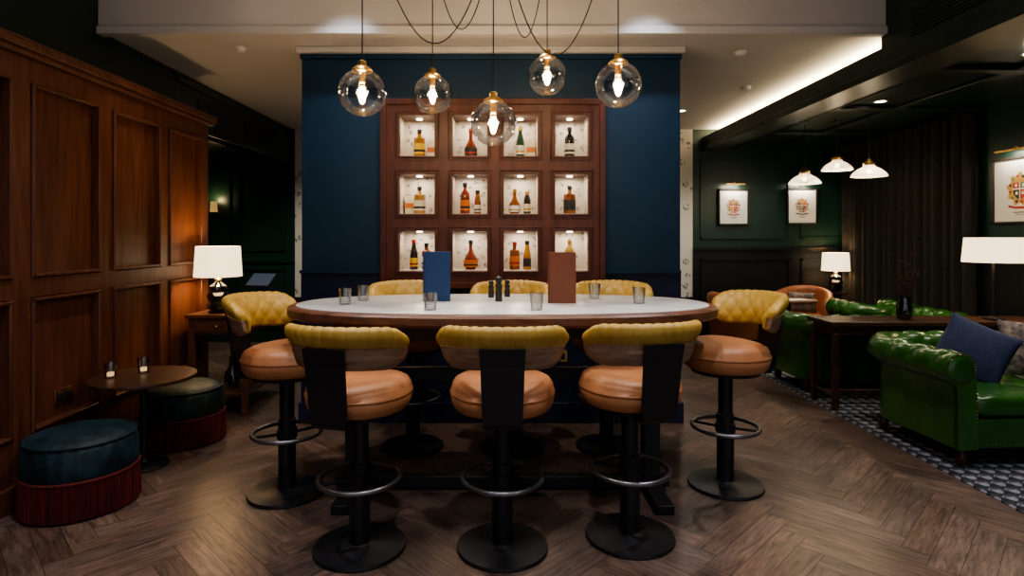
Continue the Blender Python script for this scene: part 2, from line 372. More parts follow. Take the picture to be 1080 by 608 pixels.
# display cabinet
cab=empty('display_cabinet',(0,0,0))
cols=[(421,459),(477,514),(531,567.5),(585,620.5)]; rows=[(122,165),(184,226),(244,286)]
s0=F/4.57
cxs=[((a-530)/s0,(b-530)/s0) for a,b in cols]; czs=[(CH-(b-250)/s0,CH-(a-250)/s0) for a,b in rows]
mb=MB()
yf=4.555
xs=[cx0]+[v for c in cxs for v in c]+[cx1]
for k in range(0,len(xs),2): mb.box(xs[k],xs[k+1],yf,4.9,cz0,cz1,WOODC)
zs=[cz1]+[v for c in czs for v in (c[1],c[0])]+[cz0]
for k in range(0,len(zs),2):
    for a,b in cxs: mb.box(a,b,yf,4.9,zs[k+1],zs[k],WOODC)
t=0.035
for q in ((cx0-0.01,cx0+t,cz0-.01,cz1+.01),(cx1-t,cx1+0.01,cz0-.01,cz1+.01),(cx0,cx1,cz1-t,cz1+.01),(cx0,cx1,cz0-.01,cz0+t)): mb.box(q[0],q[1],yf-0.02,yf+0.01,q[2],q[3],WOODC)
for a,b in cxs:
    for c,d in czs:
        t=0.014
        for q in ((a-t,a,c-t,d+t),(b,b+t,c-t,d+t),(a,b,c-t,c),(a,b,d,d+t)): mb.box(q[0],q[1],yf-0.012,yf+0.002,q[2],q[3],WOODC)
        t=0.032
        for q in ((a-t,a-t+.008,c-t,d+t),(b+t-.008,b+t,c-t,d+t),(a-t,b+t,c-t,c-t+.008),(a-t,b+t,d+t-.008,d+t)): mb.box(q[0],q[1],yf-0.007,yf+0.002,q[2],q[3],WOODC)
ob('frame',mb,cab,bevel=0.003)
mb=MB()
for a,b in cxs:
    for c,d in czs:
        mb.box(a,b,4.82,4.9,c,d,NICHE); mb.box(a,b,4.58,4.82,c,c+0.004,NICHE)
        mb.box(a,a+0.003,4.6,4.82,c,d,NICHE); mb.box(b-0.003,b,4.6,4.82,c,d,NICHE)
ob('niche_lining',mb,cab)
mb=MB()
for a,b in cxs:
    for c,d in czs:
        x=(a+b)/2; mb.lathe([(0.001,0),(0.022,0),(0.026,-0.006),(0.022,-0.008),(0.018,-0.004),(0.001,-0.004)],(x,4.70,d),LED,16)
        light('niche_light','AREA',(x,4.70,d-0.012),0.9,(1,0.83,0.64),0.12,(0,0,0),cab)
ob('niche_lamps',mb,cab)
def bottle_mesh(name,h,r,neck,liq,lab,cap,style=0):
    b=MB(); bl=h*(0.60,0.52,0.66,0.45)[style]
    if style==1: prof=[(0.001,0),(r*0.92,0),(r,0.008),(r,bl*0.8),(r*0.96,bl),(r*0.75,bl+0.03),(neck*1.1,bl+0.07),(neck*0.95,h*0.9)]
    elif style==2: prof=[(0.001,0),(r*0.95,0),(r,0.006),(r,bl),(r*0.96,bl+0.008),(neck*1.1,bl+0.018),(neck*0.95,h*0.9)]
    elif style==3: prof=[(0.001,0),(r*0.8,0),(r*1.1,0.03),(r*1.2,bl*0.5),(r*1.05,bl*0.9),(r*0.6,bl+0.02),(neck,bl+0.05),(neck*0.95,h*0.9)]
    else: prof=[(0.001,0),(r*0.92,0),(r,0.008),(r,bl),(r*0.9,bl+0.018),(neck,bl+0.045),(neck*0.95,h*0.9)]
    seg=24
    b.lathe(prof,(0,0,0),liq,seg)
    k=1.22 if style==3 else 1.0
    b.lathe([(r*k+0.001,bl*0.2),(r*k+0.0015,bl*0.2),(r*k+0.0015,bl*0.75),(r*k+0.001,bl*0.75)],(0,0,0),lab,seg)
    b.lathe([(r*k+0.002,bl*0.3),(r*k+0.002,bl*0.42)],(0,0,0),cap,seg)
    b.lathe([(neck*1.15,h*0.86),(neck*1.25,h*0.87),(neck*1.25,h),(0.001,h)],(0,0,0),cap,16)
    return b.mesh(name)
LQ=[liquid('whisky_gold',(0.40,0.18,0.02)),liquid('whisky_red',(0.18,0.028,0.012)),liquid('bottle_dark_green',(0.015,0.05,0.025)),liquid('whisky_amber',(0.22,0.065,0.01)),liquid('bottle_black',(0.02,0.015,0.012)),liquid('whisky_pale',(0.42,0.24,0.06))]
CAPS=[mat('cap_black',(0.02,0.02,0.02),0.4),mat('cap_gold',(0.6,0.4,0.1),0.3,metal=0.8),mat('cap_red',(0.35,0.03,0.02),0.4)]
LABS=[PAPER,CREAM,mat('label_yellow',(0.75,0.5,0.05),0.6),mat('label_black',(0.03,0.03,0.03),0.5),mat('label_orange',(0.6,0.18,0.03),0.5)]
spec=[[(0,2,0,.225,.045,2)],[(1,3,2,.235,.040,3)],[(2,0,1,.25,.034,1)],[(4,1,0,.245,.040,0)],
      [(5,1,0,.22,.046,2)],[(1,4,0,.25,.038,0),(3,0,0,.19,.026,1)],[(3,0,1,.20,.040,3),(4,1,1,.18,.028,0)],[(3,3,0,.225,.048,2)],
      [(4,2,2,.24,.032,1),(3,0,0,.21,.036,2)],[(1,4,0,.235,.046,3)],[(3,4,2,.22,.040,2),(0,3,0,.23,.030,1)],[(5,3,1,.235,.04,0)]]
for ri,(c,d) in enumerate(czs):
    for ci,(a,b) in enumerate(cxs):
        sp=spec[ri*4+ci]
        for k,(lq,lb,cp,h,r,sty) in enumerate(sp):
            x=(a+b)/2+(0 if len(sp)==1 else (-0.045+0.1*k))
            ob('whisky_bottle',bottle_mesh('bottle',h,r,0.014,LQ[lq],LABS[lb],CAPS[cp],sty),None,(x,4.70,c+0.0045))
for ri,ci,dx in ((0,2,0.088),(0,0,0.088),(1,0,-0.09)):
    a,b=cxs[ci]; c,d=czs[ri]; mb=MB(); x=(a+b)/2+dx
    mb.box(-0.03,0.03,-0.03,0.03,0,0.15,CREAM); mb.box(-0.0305,0.0305,-0.0305,0.0305,0.05,0.09,LABS[4]); ob('bottle_carton',mb,None,(x,4.76,c+0.0045))

def socket(loc,rot):
    mb=MB(); mb.box(-0.075,0.075,-0.008,0,-0.045,0.045,BRASS)
    for x in (-0.035,0.035):
        mb.box(x-0.022,x+0.022,-0.011,-0.007,-0.028,0.02,CAPS[0]); mb.box(x-0.006,x+0.006,-0.013,-0.007,0.024,0.036,BRASS)
    ob('power_socket',mb,None,loc,rot,bevel=0.002)
socket((-2.637,3.53,0.5),(0,0,radians(90)))
socket((0.43,YW-0.0085,0.52),(0,0,0))

# ------------------------------------------------------------ bar stools
def stool_meshes():
    P={}
    b=MB()
    b.lathe([(0.001,0),(0.21,0),(0.213,0.006),(0.21,0.018),(0.06,0.026),(0.048,0.034),(0.048,0.40),(0.040,0.405),(0.040,0.62),(0.07,0.63),(0.07,0.645),(0.001,0.645)],(0,0,0),BLACKM,48)
    P['pedestal']=b.mesh('pedestal')
    b=MB(); b.torus((0,0,0.33),0.185,0.012,GREYM)
    b.lathe([(0.049,0.30),(0.056,0.302),(0.056,0.35),(0.049,0.352)],(0,0,0),BLACKM,24)
    for a in (0,pi/2,pi,3*pi/2):
        a+=pi/4; b.tube([(0.05*cos(a),0.05*sin(a),0.325),(0.185*cos(a),0.185*sin(a),0.33)],0.008,BLACKM)
    P['foot_ring']=b.mesh('foot_ring')
    b=MB(); prof=[(0.001,0.652),(0.19,0.652),(0.215,0.66),(0.228,0.672),(0.238,0.695),(0.243,0.722),(0.241,0.728),(0.2455,0.733),(0.2455,0.739),(0.240,0.744),(0.236,0.765),(0.222,0.787),(0.19,0.803),(0.14,0.809),(0.08,0.806),(0.001,0.804)]
    def sf(i,j):
        a=2*pi*i/72; r,z=prof[j]; k=1+0.018*(abs(sin(2*a))-0.5)
        z2=z+(0.006*cos(2*a) if j>8 else 0)*min(1,r/0.15)
        return Vector((r*k*cos(a),r*k*sin(a),z2))
    b.grid(sf,72,len(prof),TAN,True,False)
    P['seat']=b.mesh('seat',60)
    b=MB(); b.lathe([(0.001,0.636),(0.19,0.636),(0.2,0.652),(0.001,0.652)],(0,0,0),BLACKM,40); P['seat_plate']=b.mesh('seat_plate')
    b=MB(); w=0.090
    pts=[(-0.12,0.632),(-0.25,0.634),(-0.270,0.655),(-0.283,0.74),(-0.305,0.91),(-0.320,0.985)]
    th=0.006
    for k in range(len(pts)-1):
        (y0,z0),(y1,z1)=pts[k],pts[k+1]; d=Vector((0,y1-y0,z1-z0)).normalized(); nn=Vector((0,-d.z,d.y))*th
        w0=w*(0.78 if k<2 else 0.82+0.05*k); w1=w*(0.78 if k+1<2 else 0.82+0.05*(k+1))
        vs=[]
        for (y,z,ww) in ((y0,z0,w0),(y1,z1,w1)):
            for x in (-ww,ww):
                for q in (-1,1): vs.append(Vector((x,y,z))+nn*q)
        b.add(vs,[(0,1,3,2),(4,6,7,5),(0,4,5,1),(2,3,7,6),(0,2,6,4),(1,5,7,3)],BLACKM)
    P['back_strut']=b.mesh('back_strut')
    A=radians(72)
    DZ=0.005
    def rad(t,z): return 0.278+ (z-0.90)*0.22
    def arc(t,o,z):
        a=t*A; R=rad(t,z)+o
        return Vector((R*0.96*sin(a), -R*cos(a), z+DZ))
    def zmap(t,z):
        e=1-0.50*max(0,(abs(t)-0.66)/0.34)**2.2
        mid=0.965
        return mid+(z-mid)*e - 0.02*abs(t)**2
    b=MB(); NA=61
    zs=[0.880,0.882,0.895,0.95,0.995,1.00,1.00,0.90,0.880]; os=[-0.010,0.006,0.014,0.018,0.018,0.012,-0.02,-0.02,-0.010]
    def shellprof(i,j):
        t=-1+2*i/(NA-1); return arc(t,os[j],zmap(t,zs[j]))
    b.grid(shellprof,NA,9,WOODB)
    for i in (0,NA-1): b.add([shellprof(i,j) for j in range(8)],[tuple(range(8))],WOODB)
    P['back_shell']=b.mesh('back_shell',50)
    b=MB(); NA=181
    prof=[]
    for k in range(7):
        w=k/6; prof.append((0.019+0.014*sin(pi*0.5*w),0.985+0.048*w,1.0,0.2,'o'))
    for k in range(1,12):
        th=radians(10+165*k/11); prof.append((0.0+0.033*cos(th),1.036+0.036*sin(th),cos(th),sin(th),'r'))
    for k in range(1,17):
        w=k/16; prof.append((-0.034-0.020*sin(pi*w)**0.8,1.036-0.148*w,-1,0,'i'))
    prof.append((-0.015,0.884,0,-1,'e'))
    NP=len(prof); ln=[0]
    for k in range(1,NP): ln.append(ln[-1]+math.hypot(prof[k][0]-prof[k-1][0],prof[k][1]-prof[k-1][1]))
    def up(i,j):
        t=-1+2*i/(NA-1); o,z,no,nz,kind=prof[j]; s=t*A*0.29
        endk=min(1,(1-abs(t))/0.05)
        if kind=='i': dd=0.007*(abs(sin(pi*(s/0.10+ln[j]/0.11))*sin(pi*(s/0.10-ln[j]/0.11)))**0.5-0.6)
        elif kind in 'or': dd=0.005*(abs(sin(pi*s/0.046))**0.5-0.7)
        else: dd=0
        dd-=0.02*(1-endk)**2
        return arc(t,o+no*dd,zmap(t,z+nz*dd))
    b.grid(up,NA,NP,YEL)
    for i in (0,NA-1): b.add([up(i,j) for j in range(NP)],[tuple(range(NP))],YEL)
    P['back_cushion']=b.mesh('back_cushion',80)
    b=MB()
    for k in range(51):
        t=-0.97+1.94*k/50; q=arc(t,0.020,zmap(t,0.983)); b.sphere(q,0.0035,BRASS,6,4)
    P['nail_trim']=b.mesh('nail_trim')
    return P
SP=stool_meshes()
def stool(x,y,rz,lift=0):
    e=empty('bar_stool',(x,y,0),radians(rz)); 
    if lift: e.scale=(1,1,1+lift)
    for k,m in SP.items(): ob(k,m,e)
for s in ((-0.665,2.74,-14),(0.0,2.74,0),(0.615,2.84,15),(-1.22,3.33,-100,.045),(1.30,3.43,104,.045),(-0.62,4.06,-158,.05),(0.065,4.04,180,.05),(0.72,4.06,157,.05)): stool(*s)

# ------------------------------------------------------------ high table
tab=empty('high_table',(0,3.385,0))
def sup(a,b,e,n=120):
    out=[]
    for k in range(n):
        t=2*pi*k/n; c,s=cos(t),sin(t)
        out.append((a*math.copysign(abs(c)**(2/e),c),b*math.copysign(abs(s)**(2/e),s)))
    return out
def slab(mb,rings,m,cap0=True,cap1=True):
    n=len(rings[0][0]); vs=[]
    for pts,z in rings: vs+=[(x,y,z) for x,y in pts]
    fs=[(r*n+k,r*n+(k+1)%n,(r+1)*n+(k+1)%n,(r+1)*n+k) for r in range(len(rings)-1) for k in range(n)]
    if cap0: fs.append(tuple(range(n)))
    if cap1: fs.append(tuple(range((len(rings)-1)*n,len(rings)*n)))
    mb.add(vs,fs,m)
mb=MB(); E=2.35
slab(mb,[(sup(1.14,.49,E),1.0),(sup(1.195,.55,E),1.005),(sup(1.21,.565,E),1.02),(sup(1.21,.565,E),1.055),(sup(1.20,.555,E),1.066),(sup(1.17,.52,E),1.067)],WOODR)
ob('table_rim',mb,tab)
mb=MB(); slab(mb,[(sup(1.165,.515,E),1.066),(sup(1.165,.515,E),1.0705),(sup(1.161,.511,E),1.072)],MARB); ob('table_top',mb,tab)
mb=MB()
slab(mb,[(sup(0.98,.38,E),0.92),(sup(0.98,.38,E),1.0)],BLACKM)
for x in (-0.85,0.85):
    mb.box(x-0.045,x+0.045,-0.33,0.33,0,0.05,BLACKM); mb.box(x-0.045,x+0.045,-0.05,0.05,0.05,0.95,BLACKM); mb.box(x-0.045,x+0.045,-0.3,0.3,0.88,0.93,BLACKM)
mb.box(-0.95,0.95,-0.035,0.035,0.02,0.08,BLACKM); mb.box(-0.85,0.85,-0.025,0.025,0.62,0.70,BLACKM)
ob('table_frame',mb,tab,bevel=0.004)
ZT=1.0725
def ontable(u,v): 
    d=(CH-ZT)*F/(v-250); return (u-530)*d/F,d
def tumbler(loc,h=0.09,r=0.036):
    mb=MB(); mb.lathe([(0.001,0),(r*0.85,0),(r,h),(r-0.002,h),(r*0.82,0.012),(0.001,0.012)],(0,0,0),GLASSG,28); ob('glass_tumbler',mb,None,loc)
for u,v in ((364,321),(383,317),(454,327),(566,327),(627,315),(674,320)):
    x,y=ontable(u,v); tumbler((x,y,ZT))
def menu(u,v,m,h,w,rz):
    x,y=ontable(u,v); mb=MB()
    mb.box(-w/2,w/2,-0.006,0.0,0,h,m)
    mb.box(-w/2,w/2,0,0.006,0,h,m,Matrix.Translation((0,0.0,0))@Matrix.Translation((-w/2,0,0))@Matrix.Rotation(radians(38),4,'Z')@Matrix.Translation((w/2,0,0)))
    mb.box(-w/2-0.004,-w/2+0.008,-0.006,0.008,0,h,m)
    ob('menu_folder_blue' if m is BLUEM else 'menu_folder_leather',mb,None,(x,y,ZT),(0,0,radians(rz)),bevel=0.002)
menu(461,318,BLUEM,0.29,0.155,4); menu(593,320,BROWM,0.29,0.155,-4)
for u,v,h,r in ((518,314,0.11,0.018),(526,318,0.15,0.021),(535,313,0.11,0.018)):
    x,y=ontable(u,v); mb=MB()
    mb.lathe([(0.001,0),(r,0),(r,h*0.3),(r*0.8,h*0.45),(r,h*0.6),(r*0.9,h*0.68),(r*0.5,h*0.7),(r*0.9,h*0.76),(r*0.9,h*0.92),(0.001,h)],(0,0,0),CAPS[0],20)
    ob('pepper_mill',mb,None,(x,y,ZT))

# ------------------------------------------------------------ globe pendants
ZU=3.35
pend=[(-0.74,3.10,2.21),(-0.45,3.78,2.365),(-0.05,3.2,2.07),(0.287,3.78,2.486),(0.63,3.2,2.276)]
def gp():
    P={}; b=MB(); R=0.125
    b.lathe([(max(1e-4,R*sin(a)),R*-cos(a)) for a in [pi*k/30*0.925 for k in range(31)]],(0,0,0),GLASS,48); P['glass_globe']=b.mesh('glass_globe',80)
    b=MB(); b.lathe([(0.052,0.112),(0.054,0.118),(0.048,0.128),(0.03,0.14),(0.022,0.142),(0.022,0.165),(0.010,0.172),(0.001,0.172)],(0,0,0),BRASS,32)
    b.lathe([(0.001,0.11),(0.016,0.108),(0.016,0.06),(0.020,0.055)],(0,0,0),BRASS,20); P['brass_gallery']=b.mesh('brass_gallery')
    b=MB(); b.lathe([(0.014,0.06),(0.024,0.03),(0.027,-0.01),(0.022,-0.045),(0.008,-0.062),(0.001,-0.064)],(0,0,0),GLASS,24); P['bulb']=b.mesh('bulb',80)
    b=MB()
    for k in range(4):
        a=k*pi/2+0.4; b.tube([(0.008*cos(a),0.008*sin(a),0.035),(0.012*cos(a),0.012*sin(a),-0.035)],0.0020,FIL,6)
    P['filament']=b.mesh('filament')
    return P
GP=gp()
for x,y,z in pend:
    e=empty('globe_pendant_light',(x,y,z))
    for k,m in GP.items(): ob(k,m,e)
    b=MB(); b.tube([(0,0,0.17),(0,0,ZU-z-0.02)],0.0035,BLACKM,8); b.lathe([(0.001,ZU-z),(0.02,ZU-z),(0.012,ZU-z-0.03),(0.001,ZU-z-0.03)],(0,0,0),BLACKM,16); ob('cable',b,e)
    light('bulb_light','POINT',(0,0,-0.0),7,(1,0.72,0.42),0.03,parent=e)
e=empty('ceiling_rose',(-0.03,3.4,ZU)); b=MB(); b.lathe([(0.001,0),(0.09,0),(0.09,-0.02),(0.02,-0.035),(0.001,-0.035)],(0,0,0),BLACKM,32)
for (x,y,z),sag in zip(pend,(0.80,0.6,0.35,0.65,0.85)):
    dx,dy=x+0.03,y-3.4
    b.tube([(dx*t,dy*t,-0.03-sag*4*t*(1-t)) for t in [k/24 for k in range(25)]],0.0035,BLACKM,6)
ob('rose_and_cables',b,e)

# ------------------------------------------------------------ chesterfield
def tuft(s,t,p,q): return abs(sin(pi*(s/p+t/q))*sin(pi*(s/p-t/q)))**0.5
def chesterfield(name,W,D,loc,rz,seats=2,zb=0.12):
    e=empty(name,loc,radians(rz)); a=0.22
    hx=W/2-a; yb=D/2-a; yf=-D/2; rc=0.10
    path=[]; L=0
    def addp(x,y,nx,ny):
        nonlocal L
        if path: L+=math.hypot(x-path[-1][0],y-path[-1][1])
        path.append((x,y,nx,ny,L))
    N=50
    for k in range(N): addp(-hx,yf+(yb-rc-yf)*k/N,-1,0)
    for k in range(11):
        t=pi/2*k/10; addp(-hx+rc-rc*cos(t),yb-rc+rc*sin(t),-cos(t),sin(t))
    M=int(80*W/2)
    for k in range(1,M): addp(-hx+rc+(2*hx-2*rc)*k/M,yb,0,1)
    for k in range(11):
        t=pi/2*(1-k/10); addp(hx-rc+rc*cos(t),yb-rc+rc*sin(t),cos(t),sin(t))
    for k in range(1,N+1): addp(hx,yb-rc-(yb-rc-yf)*k/N,1,0)
    prof=[]; H=0.62; r=0.10
    for k in range(18): w=k/17; prof.append((0.0+0.012*w,0.28+(H-0.28)*w,-1,0,1))
    for k in range(1,33):
        th=pi-(pi+radians(70))*k/32; prof.append((0.112+r*cos(th),H+r*sin(th),cos(th),sin(th),1))
    nt_=len(prof)
    prof+=[(0.13,0.50,1,0,0),(0.125,0.40,1,0,0),(0.125,0.25,1,0,0),(0.125,zb,1,0,0),(0.0,zb,0,-1,0)]
    ln=[0]
    for k in range(1,len(prof)): ln.append(ln[-1]+math.hypot(prof[k][0]-prof[k-1][0],prof[k][1]-prof[k-1][1]))
    def pt(i,j):
        x,y,nx,ny,s=path[i]; o,z,on,zn,tf=prof[j]
        if tf:
            fade=min(1,(len(path)-1-i)/4,i/4)
            dd=0.018*(tuft(s,ln[j],0.20,0.24)-0.62)*fade*min(1,(nt_-0.5-j)/12)
            o+=on*dd; z+=zn*dd
        return Vector((x+nx*o,y+ny*o,z))
    b=MB(); b.grid(pt,len(path),len(prof),GLEA)
    ob('back_and_arms',b.mesh('back_and_arms',80),e)
    b=MB()
    for i,sx in ((0,-1),(len(path)-1,1)):
        x=path[i][0]
        pts=[(x+sx*o,z) for o,z,_,_,_ in prof]
        vs=[(p[0],yf-0.012,p[1]) for p in pts]+[(p[0],yf+0.03,p[1]) for p in pts]; n=len(pts)
        b.add(vs,[tuple(range(n))]+[(k,k+1,n+k+1,n+k) for k in range(n-1)],GLEA)
        R=Matrix.Rotation(radians(90),4,'X')
        b.lathe([(0.001,0.012),(0.05,0.014),(0.078,0.008),(0.086,0.0)],(x+sx*0.112,yf-0.012,H),GLEA,32,R)
        for k in range(34):
            a2=2*pi*k/34; b.sphere((x+sx*0.112+0.092*cos(a2),yf-0.014,H+0.092*sin(a2)),0.004,BRASS,6,4)
        for k in range(18):
            for dx in (0.010,0.117): b.sphere((x+sx*dx,yf-0.013,zb+0.02+k*0.022),0.004,BRASS,6,4)
    ob('arm_fronts',b,e)
    b=MB(); b.box(-hx-0.02,hx+0.02,yf+0.02,yb+0.05,zb,0.30,GLEA)
    for k in range(int(2*hx/0.03)): b.sphere((-hx+0.02+k*0.03,yf+0.018,zb+0.02),0.004,BRASS,6,4)
    ob('front_rail',b,e,bevel=0.01)
    b=MB(); sw=2*hx/seats
    for k in range(seats):
        cx=-hx+sw*(k+0.5); sy=(yb-yf)/2-0.006; cy=(yf+yb)/2
        nu,nv=120,60
        def sp(v,p): return math.copysign(abs(v)**p,v)
        def sc_(i,j):
            aa=2*pi*i/nu; bb=-pi/2+pi*j/(nv-1)
            px=(sw/2-0.004)*sp(cos(bb),0.4)*sp(cos(aa),0.22); py=sy*sp(cos(bb),0.4)*sp(sin(aa),0.22); pz=0.082*sp(sin(bb),0.45)
            if bb>0.3: pz+=0.012*(tuft(px,py,0.24,0.24)-0.6)*min(1,(bb-0.3)/0.4)
            return Vector((cx+px,cy+py,0.375+pz))
        b.grid(sc_,nu,nv,GLEA,True,False)
    ob('seat_cushions',b.mesh('seat_cushions',80),e)
    b=MB()
    for x in (-hx-0.05,hx+0.05):
        for y in (yf+0.06,yb+0.04): b.lathe([(0.001,0.0),(0.02,0.0),(0.034,0.03),(0.036,0.06),(0.022,0.09),(0.03,0.12),(0.001,0.122)],(x,y,0),WOODD,20)
    ob('feet',b,e)
    return e
def pillow(name,loc,rot,w,h,t,m):
    b=MB(); N=24
    for s in (-1,1):
        def fn(i,j,s=s):
            u=-1+2*i/(N-1); v=-1+2*j/(N-1)
            k=((1-u*u)*(1-v*v))**0.45
            return Vector((u*w/2*(0.94+0.06*v*v),s*t/2*k,v*h/2*(0.94+0.06*u*u)))
        b.grid(fn,N,N,m)
    return ob(name,b.mesh(name,80),None,loc,rot)
RZ=0.008
chesterfield('chesterfield_sofa',2.0,0.94,(3.70,4.16,RZ),3,2)
pillow('scatter_cushion',(3.28,4.09,0.66),(radians(-22),radians(24),radians(-38)),0.42,0.40,0.13,SLATE)
pillow('scatter_cushion',(3.76,4.17,0.65),(radians(-18),radians(4),radians(-8)),0.42,0.40,0.13,PATT)
chesterfield('chesterfield_sofa',1.8,0.80,(3.56,5.70,RZ),180,2)
chesterfield('chesterfield_armchair',0.80,0.74,(4.21,6.58,0),178,1)

con=empty('console_table',(3.62,5.06,RZ)); b=MB()
b.box(-0.9,0.98,-0.2,0.2,0.70,0.735,WOODD); b.box(-0.86,0.94,-0.17,0.17,0.62,0.70,WOODD)
for x in (-0.85,0.93):
    for y in (-0.165,0.165): 
        b.box(x-0.024,x+0.024,y-0.024,y+0.024,0,0.64,WOODD)
b.box(-0.86,0.94,-0.012,0.012,0.10,0.13,WOODD)
for x in (-0.85,0.93): b.box(x-0.012,x+0.012,-0.16,0.16,0.10,0.13,WOODD)
ob('frame',b,con,bevel=0.004)

def lamp(loc,sw,sh,base_h,style,energy=14,gap=0.03):
    e=empty('table_lamp',loc)
    b=MB()
    if style=='glass':
        b.lathe([(0.001,0),(0.075,0),(0.078,0.012),(0.06,0.018)],(0,0,0),BLACKM,32)
        prof=[(0.05,0.018),(0.078,0.03),(0.085,0.06),(0.07,0.085),(0.08,0.10),(0.088,0.13),(0.07,0.155),(0.075,0.17),(0.07,0.20),(0.03,0.225),(0.022,0.235)]
        sc=(base_h-0.04)/0.235
        b.lathe([(r,z*sc) for r,z in prof],(0,0,0),SMOKE,40)
        b.lathe([(0.06,0.02),(0.06,0.19*sc),(0.01,0.2*sc)],(0,0,0),mat('lamp_inner_green',(0.02,0.035,0.025),0.2),24)
        b.lathe([(0.026,0.235*sc),(0.026,0.25*sc),(0.012,0.26*sc),(0.012,base_h+0.04),(0.001,base_h+0.04)],(0,0,0),BRASS,20)
    else:
        b.lathe([(0.001,0),(0.08,0),(0.082,0.012),(0.02,0.022),(0.010,0.03),(0.010,base_h+0.04),(0.001,base_h+0.04)],(0,0,0),BLACKM,28)
    ob('base',b,e)
    b=MB(); z0=base_h; z1=base_h+sh
    b.lathe([(sw/2,z0),(sw/2*0.92,z1),(sw/2*0.92-0.003,z1),(sw/2-0.003,z0),(sw/2,z0)],(0,0,0),SHADE,48); ob('shade',b,e)
    b=MB(); b.sphere((0,0,base_h+sh*0.45),0.03,emis('bulb_glow',(1,0.75,0.45),15),16,10); b.tube([(0,0,base_h+0.03),(0,0,base_h+sh*0.45-0.025)],0.012,BRASS)
    for k in range(3):
        a=2*pi*k/3; b.tube([(0,0,base_h+sh-0.02),(sw/2*0.915*cos(a),sw/2*0.915*sin(a),base_h+sh-0.01)],0.002,BRASS,6)
    b.tube([(0,0,base_h+sh*0.45),(0,0,base_h+sh-0.015)],0.003,BRASS,6)
    ob('bulb_and_spider',b,e)
    light('lamp_light','POINT',(0,0,base_h+sh*0.45),energy,(1,0.66,0.34),0.035,parent=e)
lamp((-2.36,4.88,0.822),0.37,0.25,0.30,'glass',40)
lamp((4.20,5.03,RZ+0.735),0.44,0.21,0.49,'stick',18)
lamp((4.42,7.80,0.72),0.34,0.24,0.28,'glass',28)
st=empty('side_table',(-2.31,5.2,0)); b=MB()
b.box(-0.255,0.255,-0.46,0.44,0.79,0.82,WOODR); b.box(-0.235,0.235,-0.44,0.42,0.66,0.79,WOODR)
for x in (-0.215,0.215):
    for y in (-0.42,0.40): b.box(x-0.022,x+0.022,y-0.022,y+0.022,0,0.70,WOODR)
b.box(-0.22,0.22,-0.42,0.40,0.15,0.175,WOODR)
b.box(-0.19,0.19,-0.447,-0.44,0.68,0.77,WOODR); b.box(0.235,0.242,-0.4,-0.02,0.68,0.77,WOODR); b.box(0.235,0.242,0.02,0.38,0.68,0.77,WOODR)
for q in ((0,-0.455,0.725),(0.25,-0.21,0.725),(0.25,0.2,0.725)): b.sphere(q,0.012,BRASS)
ob('frame',b,st,bevel=0.003)
b=MB(); b.lathe([(0.001,0),(0.06,0),(0.075,0.04),(0.07,0.12),(0.035,0.18),(0.03,0.24),(0.04,0.26)],(0,0,0),SMOKE,28); b.lathe([(0.001,0.005),(0.055,0.005),(0.06,0.1),(0.001,0.11)],(0,0,0),LQ[3],24); ob('glass_lantern',b,None,(-2.28,4.98,0.176))
e=empty('till_screen',(-2.22,5.46,0.82),radians(-15)); b=MB()
b.box(-0.08,0.08,-0.06,0.06,0,0.015,BLACKM); b.box(-0.02,0.02,-0.01,0.01,0.01,0.20,BLACKM)
M=Matrix.Translation((0,-0.03,0.23))@Matrix.Rotation(radians(-50),4,'X'); b.box(-0.13,0.13,-0.008,0.008,-0.09,0.09,BLACKM,M); ob('stand',b,e)
b=MB(); b.box(-0.118,0.118,-0.010,-0.008,-0.078,0.078,SCREEN,M); ob('display',b,e)

e=empty('small_round_table',(-2.27,3.72,0)); b=MB()
b.lathe([(0.001,0.545),(0.28,0.545),(0.30,0.55),(0.303,0.56),(0.30,0.57),(0.001,0.571)],(0,0,0),WOODD,56); ob('table_top',b,e)
b=MB(); b.lathe([(0.001,0),(0.14,0),(0.145,0.01),(0.13,0.02),(0.04,0.035),(0.022,0.06),(0.022,0.5),(0.06,0.54),(0.001,0.545)],(0,0,0),BLACKM,32); ob('pedestal',b,e)
for x,y in ((-2.44,3.66),(-2.32,3.80)): 
    tumbler((x,y,0.5715),0.095,0.036)
    b=MB(); b.lathe([(0.001,0),(0.02,0),(0.02,0.02),(0.001,0.02)],(0,0,0),emis('candle_glow',(1,0.6,0.3),1.0),14); ob('tealight',b,None,(x,y,0.585))
def ottoman(x,y,vel):
    e=empty('fringed_ottoman',(x,y,0)); b=MB(); R=0.262
    def fn(i,j):
        a=2*pi*i/96; pr=[(R-0.01,0.19),(R,0.21),(R+0.003,0.26),(R,0.34),(R-0.015,0.375),(R-0.05,0.395),(R*0.6,0.408),(R*0.3,0.411),(0.001,0.412)][j]
        k=1+0.012*sin(a*24)*(1 if j<5 else 0); return Vector((pr[0]*k*cos(a),pr[0]*k*sin(a),pr[1]))
    b.grid(fn,96,9,vel,True,False); b.torus((0,0,0.375),R-0.012,0.009,vel,64,8); ob('velvet_top',b.mesh('velvet_top',70),e)
    b=MB(); N=320
    def fr(i,j):
        a=2*pi*i/N; z=[0.205,0.19,0.10,0.012][j]; rr=R+0.004+(0.006 if i%2 else -0.004)*(1 if j else 0)+0.006*j/3
        return Vector((rr*cos(a),rr*sin(a),z))
    b.grid(fr,N,4,RUST,True,False); b.torus((0,0,0.20),R+0.006,0.008,RUST,64,8); b.lathe([(0.001,0.0),(R-0.03,0.0),(R-0.01,0.2)],(0,0,0),RUST,40); ob('fringe',b,e)
ottoman(-2.29,3.20,VELV); ottoman(-2.28,4.20,VELG)

